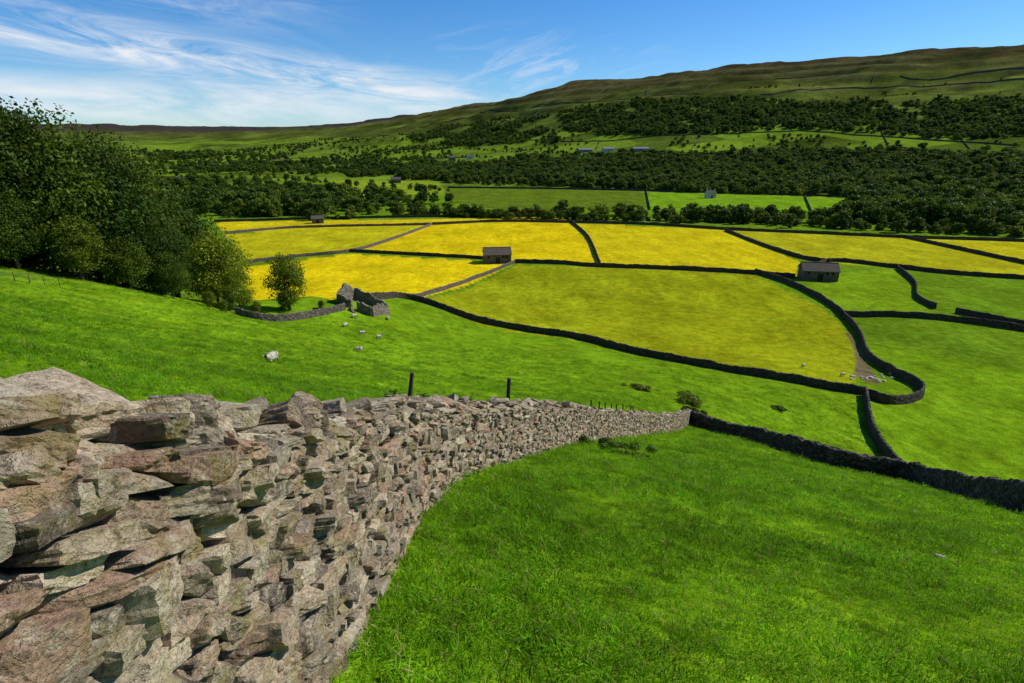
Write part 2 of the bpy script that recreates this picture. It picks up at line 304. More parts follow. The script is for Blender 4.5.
def stones(S_,h_,off,dim,tilt,nn,pl=6):
    N=len(S_); Vb,Fb=cubegrid(nn); M=len(Vb); P=np.repeat(Vb[None],N,0)
    nr=P/np.linalg.norm(P,axis=2,keepdims=True); P=P*(.97)+nr*.03*1.25
    for k_ in range(pl):
        nv=rng.normal(size=(N,1,3)); nv/=np.linalg.norm(nv,axis=2,keepdims=True); d=rng.uniform(.80,1.28,(N,1,1))
        e=np.maximum((P*nv).sum(-1,keepdims=True)-d,0); P=P-nv*e
    for k_ in range(3):
        fr=rng.normal(size=(N,1,3))*(1.5+1.8*k_); ph=rng.uniform(0,6.3,(N,1,1)); P=P+nr*np.sin((P*fr).sum(-1,keepdims=True)+ph)*(.055/(1+.7*k_))
    if nn>4: P=P+rng.normal(size=P.shape)*.016
    tp=rng.uniform(-.24,.24,(N,1)); P[:,:,2]*=1+tp*P[:,:,0]
    P=P*dim[:,None,:]/2
    def rot(P,ax,an):
        a1,a2=(ax+1)%3,(ax+2)%3; c=np.cos(an)[:,None]; s=np.sin(an)[:,None]; Q=P.copy()
        Q[:,:,a1]=P[:,:,a1]*c-P[:,:,a2]*s; Q[:,:,a2]=P[:,:,a1]*s+P[:,:,a2]*c; return Q
    sx_=np.interp(S_,SS,CL[:,0]); sy=np.interp(S_,SS,CL[:,1]); sz=np.interp(S_,SS,CZ); tx=np.interp(S_,SS,TG[:,0]); ty=np.interp(S_,SS,TG[:,1])
    sl_=(np.interp(S_+.15,SS,CZ)-np.interp(S_-.15,SS,CZ))/.3
    P=rot(P,0,tilt[:,0]); P=rot(P,1,tilt[:,1]-np.arctan(sl_)); P=rot(P,2,tilt[:,2])
    Wd=np.zeros_like(P); Wd[:,:,0]=P[:,:,0]*tx[:,None]-P[:,:,1]*ty[:,None]; Wd[:,:,1]=P[:,:,0]*ty[:,None]+P[:,:,1]*tx[:,None]; Wd[:,:,2]=P[:,:,2]
    Wd[:,:,0]+=(sx_+ty*off)[:,None]; Wd[:,:,1]+=(sy-tx*off)[:,None]; Wd[:,:,2]+=(sz+h_)[:,None]
    col=PAL[rng.integers(0,len(PAL),N)]*rng.uniform(.65,1.2,(N,1)); colr=np.repeat(np.column_stack([col,np.ones(N)])[:,None,:],M,1)
    return Wd.reshape(-1,3),(Fb[None]+(np.arange(N)*M)[:,None,None]).reshape(-1,4),colr.reshape(-1,4)
parts=[]
HB=1.24
def thick(h): return .36-.10*h/1.3
def lay(side,s0,s1,nn,pl=6,hb=None):
    Sx=[];Hx=[];Ox=[];Dx=[];Tx=[]
    h=-.12
    while h<(hb or HB):
        ch=rng.uniform(.040,.074) if rng.random()<.7 else rng.uniform(.07,.115)
        s=s0+rng.uniform(0,.2)
        while s<s1:
            L=rng.uniform(.10,.27) if rng.random()<.8 else rng.uniform(.25,.42)
            hh=ch*rng.uniform(.8,1.5); wd=rng.uniform(.18,.28)
            Sx.append(s+L/2);Hx.append(h+ch/2+rng.normal()*.010);Ox.append(side*(thick(h)-wd/2+rng.normal()*.022));Dx.append((L*1.04,wd,hh*1.05));Tx.append(rng.normal(size=3)*(.12,.10,.13)+np.array((0,-.05,0)))
            s+=L*.97+rng.uniform(-.005,.010)
        h+=ch*.99
    parts.append(stones(np.array(Sx),np.array(Hx),np.array(Ox),np.array(Dx),np.array(Tx),nn,pl))
def cope(s0,s1,nn,hb=None):
    Sx=[];Hx=[];Ox=[];Dx=[];Tx=[]; hb=hb or HB
    for layer in (0,1,2):
        s=s0
        while s<s1:
            L=rng.uniform(.14,.34) if layer<2 else rng.uniform(.12,.26); hh=rng.uniform(.05,.10)
            if layer==1 and rng.random()<.12: s+=L*.5; continue
            if layer==2 and rng.random()<.5: s+=L*.8; continue
            wid=(rng.uniform(.34,.52),rng.uniform(.28,.44),rng.uniform(.16,.32))[layer]
            Sx.append(s+L/2);Hx.append(hb+.02+layer*.065+hh/2-.03+rng.normal()*.012);Ox.append(rng.normal()*(.04,.05,.07)[layer]);Dx.append((L*1.1,wid,hh*1.15));Tx.append(rng.normal(size=3)*((.08,.08,.12),(.13,.14,.3),(.2,.22,.6))[layer])
            s+=L*.92
    parts.append(stones(np.array(Sx),np.array(Hx),np.array(Ox),np.array(Dx),np.array(Tx),nn,7))
sn=10.; HF=1.18
lay(1,0,sn,7); lay(-1,0,sn,3); cope(0,sn,8)
lay(1,sn,22,4,5,HF); lay(1,22,LEN,2,4,HF); lay(-1,sn,LEN,2,3,HF); cope(sn,LEN,4,HF)
Vs=[];Fs=[];Cs=[];o=0
for v_,f_,c_ in parts: Vs.append(v_);Fs.append(f_+o);Cs.append(c_);o+=len(v_)
wallE=bpy.data.objects.new("dry_stone_wall",None); COL.objects.link(wallE)
link("wall_stones",mkmesh("wall_stones",np.vstack(Vs),np.vstack(Fs),[STN],np.vstack(Cs)),wallE)
ks=np.arange(0,len(CL),3); cs=CL[ks]; ct=TG[ks]; cz=CZ[ks]; nrm=np.column_stack([ct[:,1],-ct[:,0]])
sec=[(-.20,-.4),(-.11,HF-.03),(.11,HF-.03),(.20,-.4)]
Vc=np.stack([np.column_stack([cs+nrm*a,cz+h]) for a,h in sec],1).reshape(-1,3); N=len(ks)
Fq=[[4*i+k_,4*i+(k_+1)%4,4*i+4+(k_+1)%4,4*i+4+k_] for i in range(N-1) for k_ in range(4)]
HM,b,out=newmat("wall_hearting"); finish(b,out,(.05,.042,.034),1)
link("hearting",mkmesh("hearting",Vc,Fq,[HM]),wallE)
# ------------------------------------------------------------ field walls
def field_wall(P,h=1.5,wd=.6,name="dry_stone_wall",smooth=True,step=None,hf=None,mat=None,parent=None):
    P=np.array(P,float); dm=np.hypot(P[:,0],P[:,1]).min()
    step=step or (.22 if dm<70 else .35 if dm<130 else .8 if dm<400 else 2.5)
    Q=catmull(P,step) if smooth else np.vstack([np.linspace(P[i],P[i+1],max(2,int(np.linalg.norm(P[i+1]-P[i])/step)),endpoint=False) for i in range(len(P)-1)]+[P[-1:]])
    t=np.gradient(Q,axis=0); t/=np.linalg.norm(t,axis=1)[:,None]+1e-9; nr=np.column_stack([t[:,1],-t[:,0]]); z=H(Q[:,0],Q[:,1]); N=len(Q)
    hh=h*(1+(vn(np.arange(N)*step/2.5,np.zeros(N),3)-.5)*.16)+rng.normal(size=N)*.045
    if hf is not None: hh=hf(np.linspace(0,1,N))+rng.normal(size=N)*.08
    sec=[(-.5,-.25),(-.47,.18),(-.45,.36),(-.42,.55),(-.40,.72),(-.37,.88),(-.25,1.),(.25,1.),(.37,.88),(.40,.72),(.42,.55),(.45,.36),(.47,.18),(.5,-.25)]; ns=len(sec)
    Vs=[]
    for a,hz_ in sec:
        off=a*wd*(1+rng.normal(size=N)*.08); zz=z+np.where(hz_>0,hz_*hh,hz_*1.5)+rng.normal(size=N)*.025*(hz_>0)
        Vs.append(np.column_stack([Q+nr*off[:,None],zz]))
    V=np.stack(Vs,1).reshape(-1,3)
    Fq=[[ns*i+k_,ns*i+k_+1,ns*i+ns+k_+1,ns*i+ns+k_] for i in range(N-1) for k_ in range(ns-1)]
    for e in (0,N-1):
        for k_ in range(ns//2-1): 
            q=[ns*e+k_,ns*e+k_+1,ns*e+ns-2-k_,ns*e+ns-1-k_]; Fq.append(q if e else q[::-1])
    return link(name,mkmesh(name,V,Fq,[mat or FW]),parent)
W6=pxs_to_ground([(750,442),(820,463),(905,481),(960,497),(1030,516),(1120,538)]); W6=np.vstack([[[15.3,45]],W6])
walls=[ (W6,1.25),
 (pxs_to_ground([(372,300),(395,298),(420,302),(450,312),(530,332),(620,350),(700,366),(780,380),(862,395)]),1.4),
 (pxs_to_ground([(395,298),(430,294),(470,281),(515,263)]),1.2,LW),
 (pxs_to_ground([(515,263),(560,264),(600,267),(680,270),(750,274),(795,278)]),1.5),
 (pxs_to_ground([(755,273),(800,289),(838,312),(858,335),(868,358),(892,374),(918,388),(919,399),(890,404),(862,396)]),1.6),
 (pxs_to_ground([(864,396),(869,425),(880,450),(905,478)]),1.7),
 (pxs_to_ground([(840,316),(900,317),(960,322),(1040,334),(1100,345)]),1.5),
 (pxs_to_ground([(955,313),(990,320),(1040,330)]),1.5),
 (pxs_to_ground([(897,269),(914,284),(917,299),(935,309)]),1.5),
 (pxs_to_ground([(800,278),(830,262),(895,268),(960,275),(1100,284)]),1.5),
 (pxs_to_ground([(725,231),(760,245),(800,258),(830,263)]),1.5),
 (pxs_to_ground([(905,238),(960,250),(1024,264),(1100,280)]),1.5),
 (pxs_to_ground([(572,223),(588,238),(600,265)]),1.6),
 (pxs_to_ground([(350,252),(410,255),(480,259),(500,262)]),1.3),
 (pxs_to_ground([(240,264),(300,257),(355,251),(400,237),(432,225)]),1.3,LW),
 (pxs_to_ground([(225,234),(300,228),(432,225)]),1.3,LW),
 (pxs_to_ground([(432,225),(500,222),(572,223),(650,225),(728,230),(820,234),(905,238),(1000,241),(1100,245)]),1.5),
 (pxs_to_ground([(215,222),(330,219),(450,217),(570,217)]),1.5),
 (pxs_to_ground([(236,314),(262,320),(300,319),(345,309)]),1.1,LW),
 (pxs_to_ground([(448,188),(540,189),(640,191),(740,194),(845,197)]),1.8),(pxs_to_ground([(646,190),(650,210)]),1.8),(pxs_to_ground([(805,197),(812,214)]),1.8),
]
for q_ in walls: field_wall(q_[0],q_[1],.55,mat=q_[2] if len(q_)>2 else None)
for pl in ([(560,142),(640,138),(720,134),(800,131)],[(880,128),(890,150)],[(700,138),(690,152)],[(420,150),(500,142),(560,140)],[(350,140),(430,134),(520,128)],[(300,165),(400,160),(470,158)],
  [(480,112),(600,102),(700,94)],[(520,126),(540,108),(556,96)],[(640,101),(652,88)],[(760,95),(850,88),(960,84),(1040,80)],[(870,86),(880,68)],[(420,128),(500,112),(580,102)],[(900,76),(980,72),(1040,70)],
  [(590,100),(610,86)],[(700,92),(730,82),(800,78),(860,72)],[(800,131),(900,138),(1020,146)],[(960,138),(970,150)],[(600,140),(596,150)],[(180,168),(260,162),(330,158)],[(330,158),(345,142)],[(250,150),(262,163)]):
    field_wall(pxs_to_ground(pl),1.8,.8)
# ------------------------------------------------------------ scatter helper (one named object per mass)
def scatter(name,P,scl,rot,idx,protos):
    cname=name+"_parts"; cc=bpy.data.collections.new(cname)
    for p in protos: cc.objects.link(p)
    me=bpy.data.meshes.new(name); me.vertices.add(len(P)); me.vertices.foreach_set('co',np.asarray(P,np.float32).ravel())
    a=me.attributes.new('scl','FLOAT','POINT'); a.data.foreach_set('value',np.asarray(scl,np.float32))
    a=me.attributes.new('rot','FLOAT_VECTOR','POINT'); a.data.foreach_set('vector',np.asarray(rot,np.float32).ravel())
    a=me.attributes.new('idx','INT','POINT'); a.data.foreach_set('value',np.asarray(idx,np.int32))
    ob=link(name,me); g=bpy.data.node_groups.new(name+"_gn",'GeometryNodeTree')
    g.interface.new_socket('Geometry',in_out='INPUT',socket_type='NodeSocketGeometry'); g.interface.new_socket('Geometry',in_out='OUTPUT',socket_type='NodeSocketGeometry')
    B=NB(g); gi=B.n('NodeGroupInput'); go=B.n('NodeGroupOutput')
    ci=B.n('GeometryNodeCollectionInfo',{0:cc}); ci.inputs[1].default_value=True; ci.inputs[2].default_value=True
    def na_(nm,t): 
        x=B.n('GeometryNodeInputNamedAttribute',data_type=t); x.inputs['Name'].default_value=nm; return x.outputs['Attribute']
    ip=B.n('GeometryNodeInstanceOnPoints'); B.L.new(gi.outputs[0],ip.inputs['Points']); B.L.new(ci.outputs[0],ip.inputs['Instance'])
    ip.inputs['Pick Instance'].default_value=True; B.L.new(na_('idx','INT'),ip.inputs['Instance Index'])
    er=B.n('FunctionNodeEulerToRotation'); B.L.new(na_('rot','FLOAT_VECTOR'),er.inputs[0]); B.L.new(er.outputs[0],ip.inputs['Rotation'])
    B.L.new(na_('scl','FLOAT'),ip.inputs['Scale']); B.L.new(ip.outputs[0],go.inputs[0])
    md=ob.modifiers.new("scatter",'NODES'); md.node_group=g; return ob
# ------------------------------------------------------------ grass tufts
GB,b,out=newmat("grass_blades")
at=b.n('ShaderNodeVertexColor',layer_name='col').outputs[0]; pos=b.n('ShaderNodeNewGeometry').outputs['Position']; oi=b.n('ShaderNodeObjectInfo').outputs['Random']
k=b.math('MULTIPLY',b.math('MULTIPLY',b.ramp(b.noise(pos,.3,5,.65),.3,.7,.66,1.25),b.ramp(b.noise(pos,2.2,4,.65),.3,.7,.58,1.3)),b.math('ADD',b.math('MULTIPLY',oi,.6),.65))
c=b.scl(at,k); c=b.mix(b.math('MULTIPLY',b.ramp(b.noise(pos,.6,5,.75),.48,.68),.5),c,b.mix(1.0,c,(1.5,1.06,.9),'MULTIPLY'))
finish(b,out,c,.65,None,trans=.45,spec=.06)
def tuft(name,nb,rad,hgt,wdt,seed):
    g=np.random.default_rng(seed); V=[];Fq=[];Cc=[]
    for k_ in range(nb):
        a=g.uniform(0,6.283); rr=rad*math.sqrt(g.random()); x0,y0=rr*math.cos(a),rr*math.sin(a); h=hgt*g.uniform(.5,1.2); la=g.uniform(0,6.283); ln=h*g.uniform(.3,1.5)
        wa=la+math.pi/2+g.normal()*.5; wx,wy=math.cos(wa)*wdt/2,math.sin(wa)*wdt/2; i0=len(V)
        for t,wf in ((-.15,1),(.45,.85),(.8,.55),(1.,.08)):
            cx=x0+math.cos(la)*ln*max(t,0)**1.8; cy=y0+math.sin(la)*ln*max(t,0)**1.8; zz=h*(t if t<.5 else .5+(t-.5)*.7)
            V+=[(cx-wx*wf,cy-wy*wf,zz),(cx+wx*wf,cy+wy*wf,zz)]
        for q in range(3): Fq.append([i0+2*q,i0+2*q+1,i0+2*q+3,i0+2*q+2])
        dry=g.random()<.06; cb=np.array((.40,.36,.12) if dry else (.172,.40,.010))*g.uniform(.65,1.25)
        for q in range(8): Cc.append((*cb,1))
    o=bpy.data.objects.new(name,mkmesh(name,V,Fq,[GB],Cc)); return o
tf=[tuft("grass_tuft_a",46,.12,.062,.006,1),tuft("grass_tuft_b",46,.13,.046,.007,2),tuft("grass_tuft_c",34,.09,.105,.005,3),tuft("grass_tuft_d",50,.14,.036,.008,4)]
GP=[];GS=[]
for r0,r1,den_,sc in ((.9,3.5,150,1.),(3.5,8,100,1.1),(8,16,45,1.3),(16,30,16,1.7),(30,60,5,2.1),(60,95,1.5,2.4)):
    ar=math.radians(112)/2*(r1*r1-r0*r0); N=int(ar*den_); rr=np.sqrt(rng.uniform(r0*r0,r1*r1,N)); aa=np.radians(rng.uniform(-56,56,N)); x=rr*np.sin(aa); y=rr*np.cos(aa)
    keep=(dpoly(x,y,CL[::6])>.34)&(dpoly(x,y,walls[0][0])>.4)
    if r0>50: keep&=~(inpoly(x,y,np.vstack([pxs_to_ground([(905,478),(868,394)]),[[140,90],[140,20]]])))
    GP.append(np.column_stack([x,y])[keep]); GS.append(sc*rng.uniform(.55,1.35,keep.sum())*(.5+1.0*vn(x[keep]/1.3,y[keep]/1.3,21)))
GP=np.vstack(GP); GS=np.concatenate(GS); gz=H(GP[:,0],GP[:,1]); N=len(GP)
cn=vn(GP[:,0]/.8,GP[:,1]/.8,22); GI=rng.choice(4,N,p=[.38,.30,.03,.29]); GI[(cn>.78)&(rng.random(N)<.5)]=2
rt=np.column_stack([rng.normal(size=N)*.14-.15,rng.normal(size=N)*.14+.1,rng.uniform(0,6.28,N)])
scatter("meadow_grass",np.column_stack([GP,gz]),GS,rt,GI,tf)
# ------------------------------------------------------------ trees
LM,b,out=newmat("leaves"); at=b.n('ShaderNodeVertexColor',layer_name='col').outputs[0]; oi=b.n('ShaderNodeObjectInfo').outputs['Random']
c=b.mix(oi,b.mix(1.,at,(.55,.70,.7),'MULTIPLY'),b.mix(1.,at,(1.45,1.28,.8),'MULTIPLY')); finish(b,out,c,.6,None,trans=.3)
BK,b,out=newmat("bark"); pos=b.n('ShaderNodeNewGeometry').outputs['Position']; nn_=b.noise(pos,3,5,.7); finish(b,out,b.mix(nn_,(.05,.042,.034),(.15,.13,.1)),.95,nn_,.8,.1)
def tube(p0,p1,r0,r1,k,V,Fq,Cc,bend=.1,g=None):
    p0=np.array(p0,float);p1=np.array(p1,float); d=p1-p0; L=np.linalg.norm(d); d/=L; a=np.cross(d,[.3,.9,.1]); a/=np.linalg.norm(a); c_=np.cross(d,a); i0=len(V); m_=5
    bv=(a*g.normal()+c_*g.normal())*bend*L
    for i in range(m_):
        t=i/(m_-1); c0_=p0+(p1-p0)*t+bv*math.sin(t*math.pi); rr=r0+(r1-r0)*t
        for q in range(k): an=6.283*q/k; V.append(c0_+(a*math.cos(an)+c_*math.sin(an))*rr); Cc.append((.1,.08,.06,1))
    for i in range(m_-1):
        for q in range(k): Fq.append([i0+i*k+q,i0+i*k+(q+1)%k,i0+(i+1)*k+(q+1)%k,i0+(i+1)*k+q])
def tree(name,Ht,R,ncl,nl,ls,seed,colr=(.05,.095,.018),base=.22,tr=.35,limbs=14,full=0.):
    g=np.random.default_rng(seed); V=[];Fq=[];Cc=[]
    top=(g.normal()*.3,g.normal()*.3,Ht*.62); tube((0,0,-.6),top,tr,tr*.3,8,V,Fq,Cc,.04,g)
    dirs=g.normal(size=(ncl,3)); dirs/=np.linalg.norm(dirs,axis=1)[:,None]; rad=g.uniform(.15,1,ncl)**.45
    bd=g.normal(size=(6,3)); bd/=np.linalg.norm(bd,axis=1)[:,None]; bough=np.max(dirs@bd.T,axis=1)
    lob=.58+.34*g.random(ncl)+.28*np.clip(bough,0,1)**3
    cz_=Ht*(base+1)/2; hz_=Ht*(1-base)/2
    cen=dirs*rad[:,None]*lob[:,None]*np.array([R,R,hz_])*.88; 
    wid=1-.25*np.clip(cen[:,2]/hz_,0,1)-(.15-full)*np.clip(-cen[:,2]/hz_,0,1); cen[:,:2]*=wid[:,None]; cen[:,2]+=cz_
    for q in range(min(limbs,ncl)):
        t=g.uniform(.3,.95); s0=np.array((0,0,-.6))*(1-t)+np.array(top)*t; tube(s0,cen[q],tr*.35*(1.2-t),.03,5,V,Fq,Cc,.1,g)
    nb=len(Fq); V=np.array(V); Fq=np.array(Fq); Cc=np.array(Cc)
    cr=g.uniform(.12,.30,ncl)*R*1.1; pr=cr**1.6; ci=g.choice(ncl,nl,p=pr/pr.sum()); d=g.normal(size=(nl,3)); d/=np.linalg.norm(d,axis=1)[:,None]
    p=cen[ci]+d*(cr[ci]*g.uniform(.2,1.25,nl)**.6)[:,None]*np.array([1.2,1.2,.75])
    nv=d*.6+g.normal(size=(nl,3))*.55+np.array([0,0,.25]); nv/=np.linalg.norm(nv,axis=1)[:,None]
    a=np.cross(nv,g.normal(size=(nl,3))); a/=np.linalg.norm(a,axis=1)[:,None]; c_=np.cross(nv,a); s=ls*g.uniform(.6,1.3,nl)[:,None]
    LV=np.stack([p-a*s*.5,p+c_*s*.33,p+a*s*.5,p-c_*s*.33],1).reshape(-1,3)
    LF=np.arange(nl*4).reshape(-1,4)+len(V)
    cb=np.array(colr)*(g.uniform(.65,1.35,ncl)[ci]*g.uniform(.75,1.25,nl))[:,None]; LC=np.repeat(np.column_stack([cb,np.ones(nl)])[:,None],4,1).reshape(-1,4)
    return mkmesh(name,np.vstack([V,LV]),np.vstack([Fq,LF]),[BK,LM],np.vstack([Cc,LC]),False,np.concatenate([np.zeros(nb),np.ones(nl)]))
big_=[tree("broadleaf_tree",20,8.6,170,22000,.46,31,(.060,.095,.012),.02,.5,20,.1),tree("broadleaf_tree",19,7.8,150,20000,.46,32,(.072,.115,.013),.0,.45,20,.1),tree("broadleaf_tree",16,6.8,130,17000,.43,33,(.09,.135,.015),.0,.4,16,.1)]
lt=tree("broadleaf_tree",12.5,5.4,100,12000,.33,34,(.20,.26,.02),.0,.3,14,.1); st=tree("broadleaf_tree",10,3.7,85,10500,.27,35,(.11,.16,.015),.02,.28)
def put(me,x,y,s=1,rz=0,name="broadleaf_tree",sz=None):
    o=link(name,me); o.location=(x,y,h1(x,y)-.1); o.scale=(s,s,sz or s); o.rotation_euler=(0,0,rz); return o
for i,(x,y,s,mi) in enumerate([(-62,68,1.06,0),(-58,73,1.08,1),(-70,76,1.25,1),(-75,70,1.3,0),(-57,82,1.1,0),(-66,90,1.2,2),(-55,77,1.0,1),(-54,85,.85,2),(-56,92,1.,1),(-80,88,1.3,0),(-60,100,1.1,2),(-49,78,.55,0),(-46.5,76,.34,1),(-50,73,.46,2),(-53,69,.52,2),(-57,65,.5,1),(-61,62,.55,2),(-66,62,1.0,0),(-50.5,81,.62,1),(-64,59,.5,1)]):
    put(big_[mi],x,y,s,i*1.3)
for i,(x,y,s) in enumerate([(-47,89,1.02),(-43,87,.55),(-52,97,1.05)]): put(lt,x,y,s,i*2.)
put(st,-36.8,91.6,1.05,.5)
for i,(x,y,s) in enumerate([(-40,86,.25),(-43,84,.33),(-38,92,.35),(-45,82,.3),(-33,95,.18),(-42,80,.22)]): put(st,x,y,s,i,"hawthorn_bush")
# woodland masses
wp=[bpy.data.objects.new("wood_tree_%d"%i,tree("wood_tree_%d"%i,hh,rr,38,1000,1.15,50+i,cc_,-.06,.3,5,.2)) for i,(hh,rr,cc_) in enumerate([(11.5,5.0,(.070,.118,.014)),(9,4.6,(.088,.14,.015)),(13,4.8,(.055,.10,.014)),(6.5,4.4,(.12,.17,.016)),(10,6.0,(.075,.128,.015))])]
TP=[];TSc=[]
def addT(P,s=1.): TP.append(P); TSc.append(np.full(len(P),s))
def wood(pl,sp,gap=0.,s=1.):
    P=pxs_to_ground(pl); lo=P.min(0); hi=P.max(0); N=int((hi-lo).prod()/(sp*sp)); N=min(N,90000); x=rng.uniform(lo[0],hi[0],N); y=rng.uniform(lo[1],hi[1],N)
    k_=inpoly(x,y,P)
    if gap>0: k_&=((.7*vn(x/60,y/60,31)+.3*vn(x/22,y/22,32))>gap)
    P=np.column_stack([x,y])[k_]; TP.append(P); TSc.append(s*(.75+.6*vn(P[:,0]/40,P[:,1]/40,33)))
wood([(445,183),(560,187),(700,193),(850,197),(1080,201),(1080,165),(1024,157),(900,154),(800,153),(700,156),(600,157),(520,160),(450,170)],7.4,.16)
wood([(840,222),(1090,236),(1090,203),(850,200)],6,0,1.05)
wood([(556,132),(640,137),(720,133),(800,128),(900,136),(960,140),(1090,132),(1090,98),(1000,98),(900,104),(860,102),(720,100),(620,103),(560,112)],8.5,.27)
wood([(405,138),(470,146),(560,143),(560,122),(500,116),(440,126)],11,.42)
wood([(150,203),(290,210),(450,215),(450,203),(350,198),(290,190),(160,182)],9,.42)
wood([(200,216),(330,218),(330,208),(180,206)],7,.3)
wood([(110,162),(180,174),(300,177),(440,178),(440,158),(300,156),(180,153)],15,.5)
wood([(100,158),(300,156),(450,156),(450,146),(300,144),(100,148)],28,.5)
wood([(340,179),(440,181),(560,182),(440,166),(380,168)],9,.36)
wood([(540,152),(1080,152),(1080,132),(560,135)],24,.5,.7)
wood([(700,100),(1080,98),(1080,74),(760,84)],34,.55,.6)
wood([(200,152),(560,150),(560,115),(330,138)],38,.5,.8)
def row(pl,sp,jit=3,s=1.,pr=.92):
    Q=catmull(pxs_to_ground(pl),sp); Q=Q+rng.normal(size=Q.shape)*jit; Q=Q[rng.random(len(Q))<pr]; addT(Q,s)
for s_,sp_ in ((.8,3.6),(.45,2.6)):
    row([(430,216),(520,218),(600,220),(700,222),(800,226),(900,231),(1050,236)],sp_,4,s_)
row([(510,215),(600,216),(720,218),(850,221)],5,5,.85); row([(690,219),(760,221),(850,224)],4,4,1.)
row([(150,195),(250,200),(330,204)],9,4); row([(300,221),(430,214)],8,4,.8); row([(220,217),(330,214),(450,213)],6,4,.8)
row([(100,150),(250,158),(400,163)],14,6); row([(240,150),(330,146),(420,150)],20,8); row([(330,186),(450,191)],10,4,.8); row([(450,184),(640,189),(845,196)],8,4,.9)
row([(170,176),(250,180),(330,183)],10,4,.8)
for k_ in range(26):
    a=(rng.uniform(120,560),rng.uniform(142,176)); row([a,(a[0]+rng.uniform(20,80),a[1]+rng.uniform(-5,6))],14,3,.7,.8)
TP=np.vstack(TP); TSc=np.concatenate(TSc); N=len(TP); tz=H(TP[:,0],TP[:,1])
scatter("distant_woodland",np.column_stack([TP,tz-.2]),TSc*rng.uniform(.6,1.25,N),np.column_stack([np.zeros(N),np.zeros(N),rng.uniform(0,6.28,N)]),rng.integers(0,5,N),wp)
# ------------------------------------------------------------ buildings
def flat(name,c,ro=.9,ns=4,amt=.3):
    m,b,out=newmat(name); pos=b.n('ShaderNodeNewGeometry').outputs['Position']; nz=b.noise(pos,ns,5,.65)
    finish(b,out,b.mix(nz,tuple(x*(1-amt) for x in c),tuple(x*(1+amt) for x in c)),ro,nz,.4,.04); return m
ROOF,b,out=newmat("stone_slates"); tco=b.n('ShaderNodeTexCoord').outputs['Object']
br=b.n('ShaderNodeTexBrick',{'Vector':tco,'Color1':(.21,.175,.135,1),'Color2':(.13,.11,.088,1),'Mortar':(.04,.035,.03,1),'Scale':1.6,'Mortar Size':.03})
finish(b,out,b.scl(br.outputs[0],b.ramp(b.noise(tco,2,4,.7),.3,.7,.7,1.3)),.9,br.outputs['Fac'],.5,.05,spec=.05)
DARK=flat("dark_timber",(.03,.025,.02)); WHT=flat("limewash",(.50,.48,.43)); GRV=flat("grey_sheet",(.20,.195,.19)); WOOD=flat("weathered_wood",(.07,.055,.04),.9,12)
def boxm(name,x0,x1,y0,y1,z0,z1,mat,parent,bev=.0):
    bm=bmesh.new(); bmesh.ops.create_cube(bm,size=1)
    for v in bm.verts: v.co=((x0+x1)/2+v.co.x*(x1-x0),(y0+y1)/2+v.co.y*(y1-y0),(z0+z1)/2+v.co.z*(z1-z0))
    if bev: bmesh.ops.bevel(bm,geom=bm.edges[:],offset=bev,segments=1,affect='EDGES')
    me=bpy.data.meshes.new(name); bm.to_mesh(me); bm.free(); me.materials.append(mat); return link(name,me,parent)
def building(name,x,y,rz,L,W,ev,rd,wm=None,rm=None,chim=False,win=3,sink=.4):
    e=bpy.data.objects.new(name,None); COL.objects.link(e); e.location=(x,y,h1(x,y)-sink); e.rotation_euler=(0,0,rz)
    ev+=sink; rd+=sink; a,c_=L/2,W/2; wm=wm or BW; rm=rm or ROOF
    V=[(-a,-c_,-1),(a,-c_,-1),(a,c_,-1),(-a,c_,-1),(-a,-c_,ev),(a,-c_,ev),(a,c_,ev),(-a,c_,ev),(-a,0,rd),(a,0,rd)]
    me=bpy.data.meshes.new("walls"); me.from_pydata(V,[],[(0,1,5,4),(2,3,7,6),(1,2,6,9,5),(3,0,4,8,7)]); me.materials.append(wm); link("walls",me,e)
    o_=.28; t=.16; sl_=(rd-ev)/c_; V=[];Fq=[]
    for sgn in (-1,1):
        i0=len(V)
        for xx in (-a-o_,a+o_):
            V+=[(xx,0,rd+.03),(xx,sgn*(c_+o_),ev-sl_*o_+.03),(xx,sgn*(c_+o_),ev-sl_*o_+.03+t),(xx,0,rd+.03+t)]
        q=[(0,1,5,4),(1,2,6,5),(2,3,7,6),(0,3,2,1),(4,5,6,7)]
        Fq+=[tuple(i0+k_ for k_ in (f if sgn>0 else f[::-1])) for f in q]
    me=bpy.data.meshes.new("roof"); me.from_pydata(V,[],Fq); me.materials.append(rm); link("roof",me,e)
    boxm("ridge",-a-o_,a+o_,-.14,.14,rd+.12,rd+.30,rm,e,.04)
    boxm("door",-.8,.8,-c_-.04,-c_+.1,sink-.1,sink+2.3,DARK,e); boxm("lintel",-1.1,1.1,-c_-.1,-c_+.1,sink+2.3,sink+2.6,BW,e)
    for k_ in range(win):
        xx=-a+L*(k_+.5)/win
        if abs(xx)<1.4: xx+=1.9
        boxm("window_%d"%k_,xx-.35,xx+.35,-c_-.03,-c_+.1,sink+2.1,sink+2.9,DARK,e); boxm("window_back_%d"%k_,xx-.3,xx+.3,c_-.1,c_+.03,sink+1.9,sink+2.6,DARK,e)
    boxm("gable_window",-a-.03,-a+.1,-.35,.35,sink+3.2,sink+4,DARK,e); boxm("gable_window_2",a-.1,a+.03,-.35,.35,sink+3.2,sink+4,DARK,e)
    if chim:
        for s_ in (-1,1): boxm("chimney",s_*(a-.5)-.4,s_*(a-.5)+.4,-.35,.35,rd-.6,rd+1.3,wm,e,.05)
    return e
p=px_to_ground(497,262); building("stone_barn",p[0],p[1],.12,10.0,6.5,3.3,5.4)
p=px_to_ground(817,279); building("stone_barn",p[0],p[1],-.22,10.6,6.5,3.2,5.3)
p=px_to_ground(710,198); building("stone_house",p[0],p[1],.2,8,6,4.2,6.6,WHT,None,True)
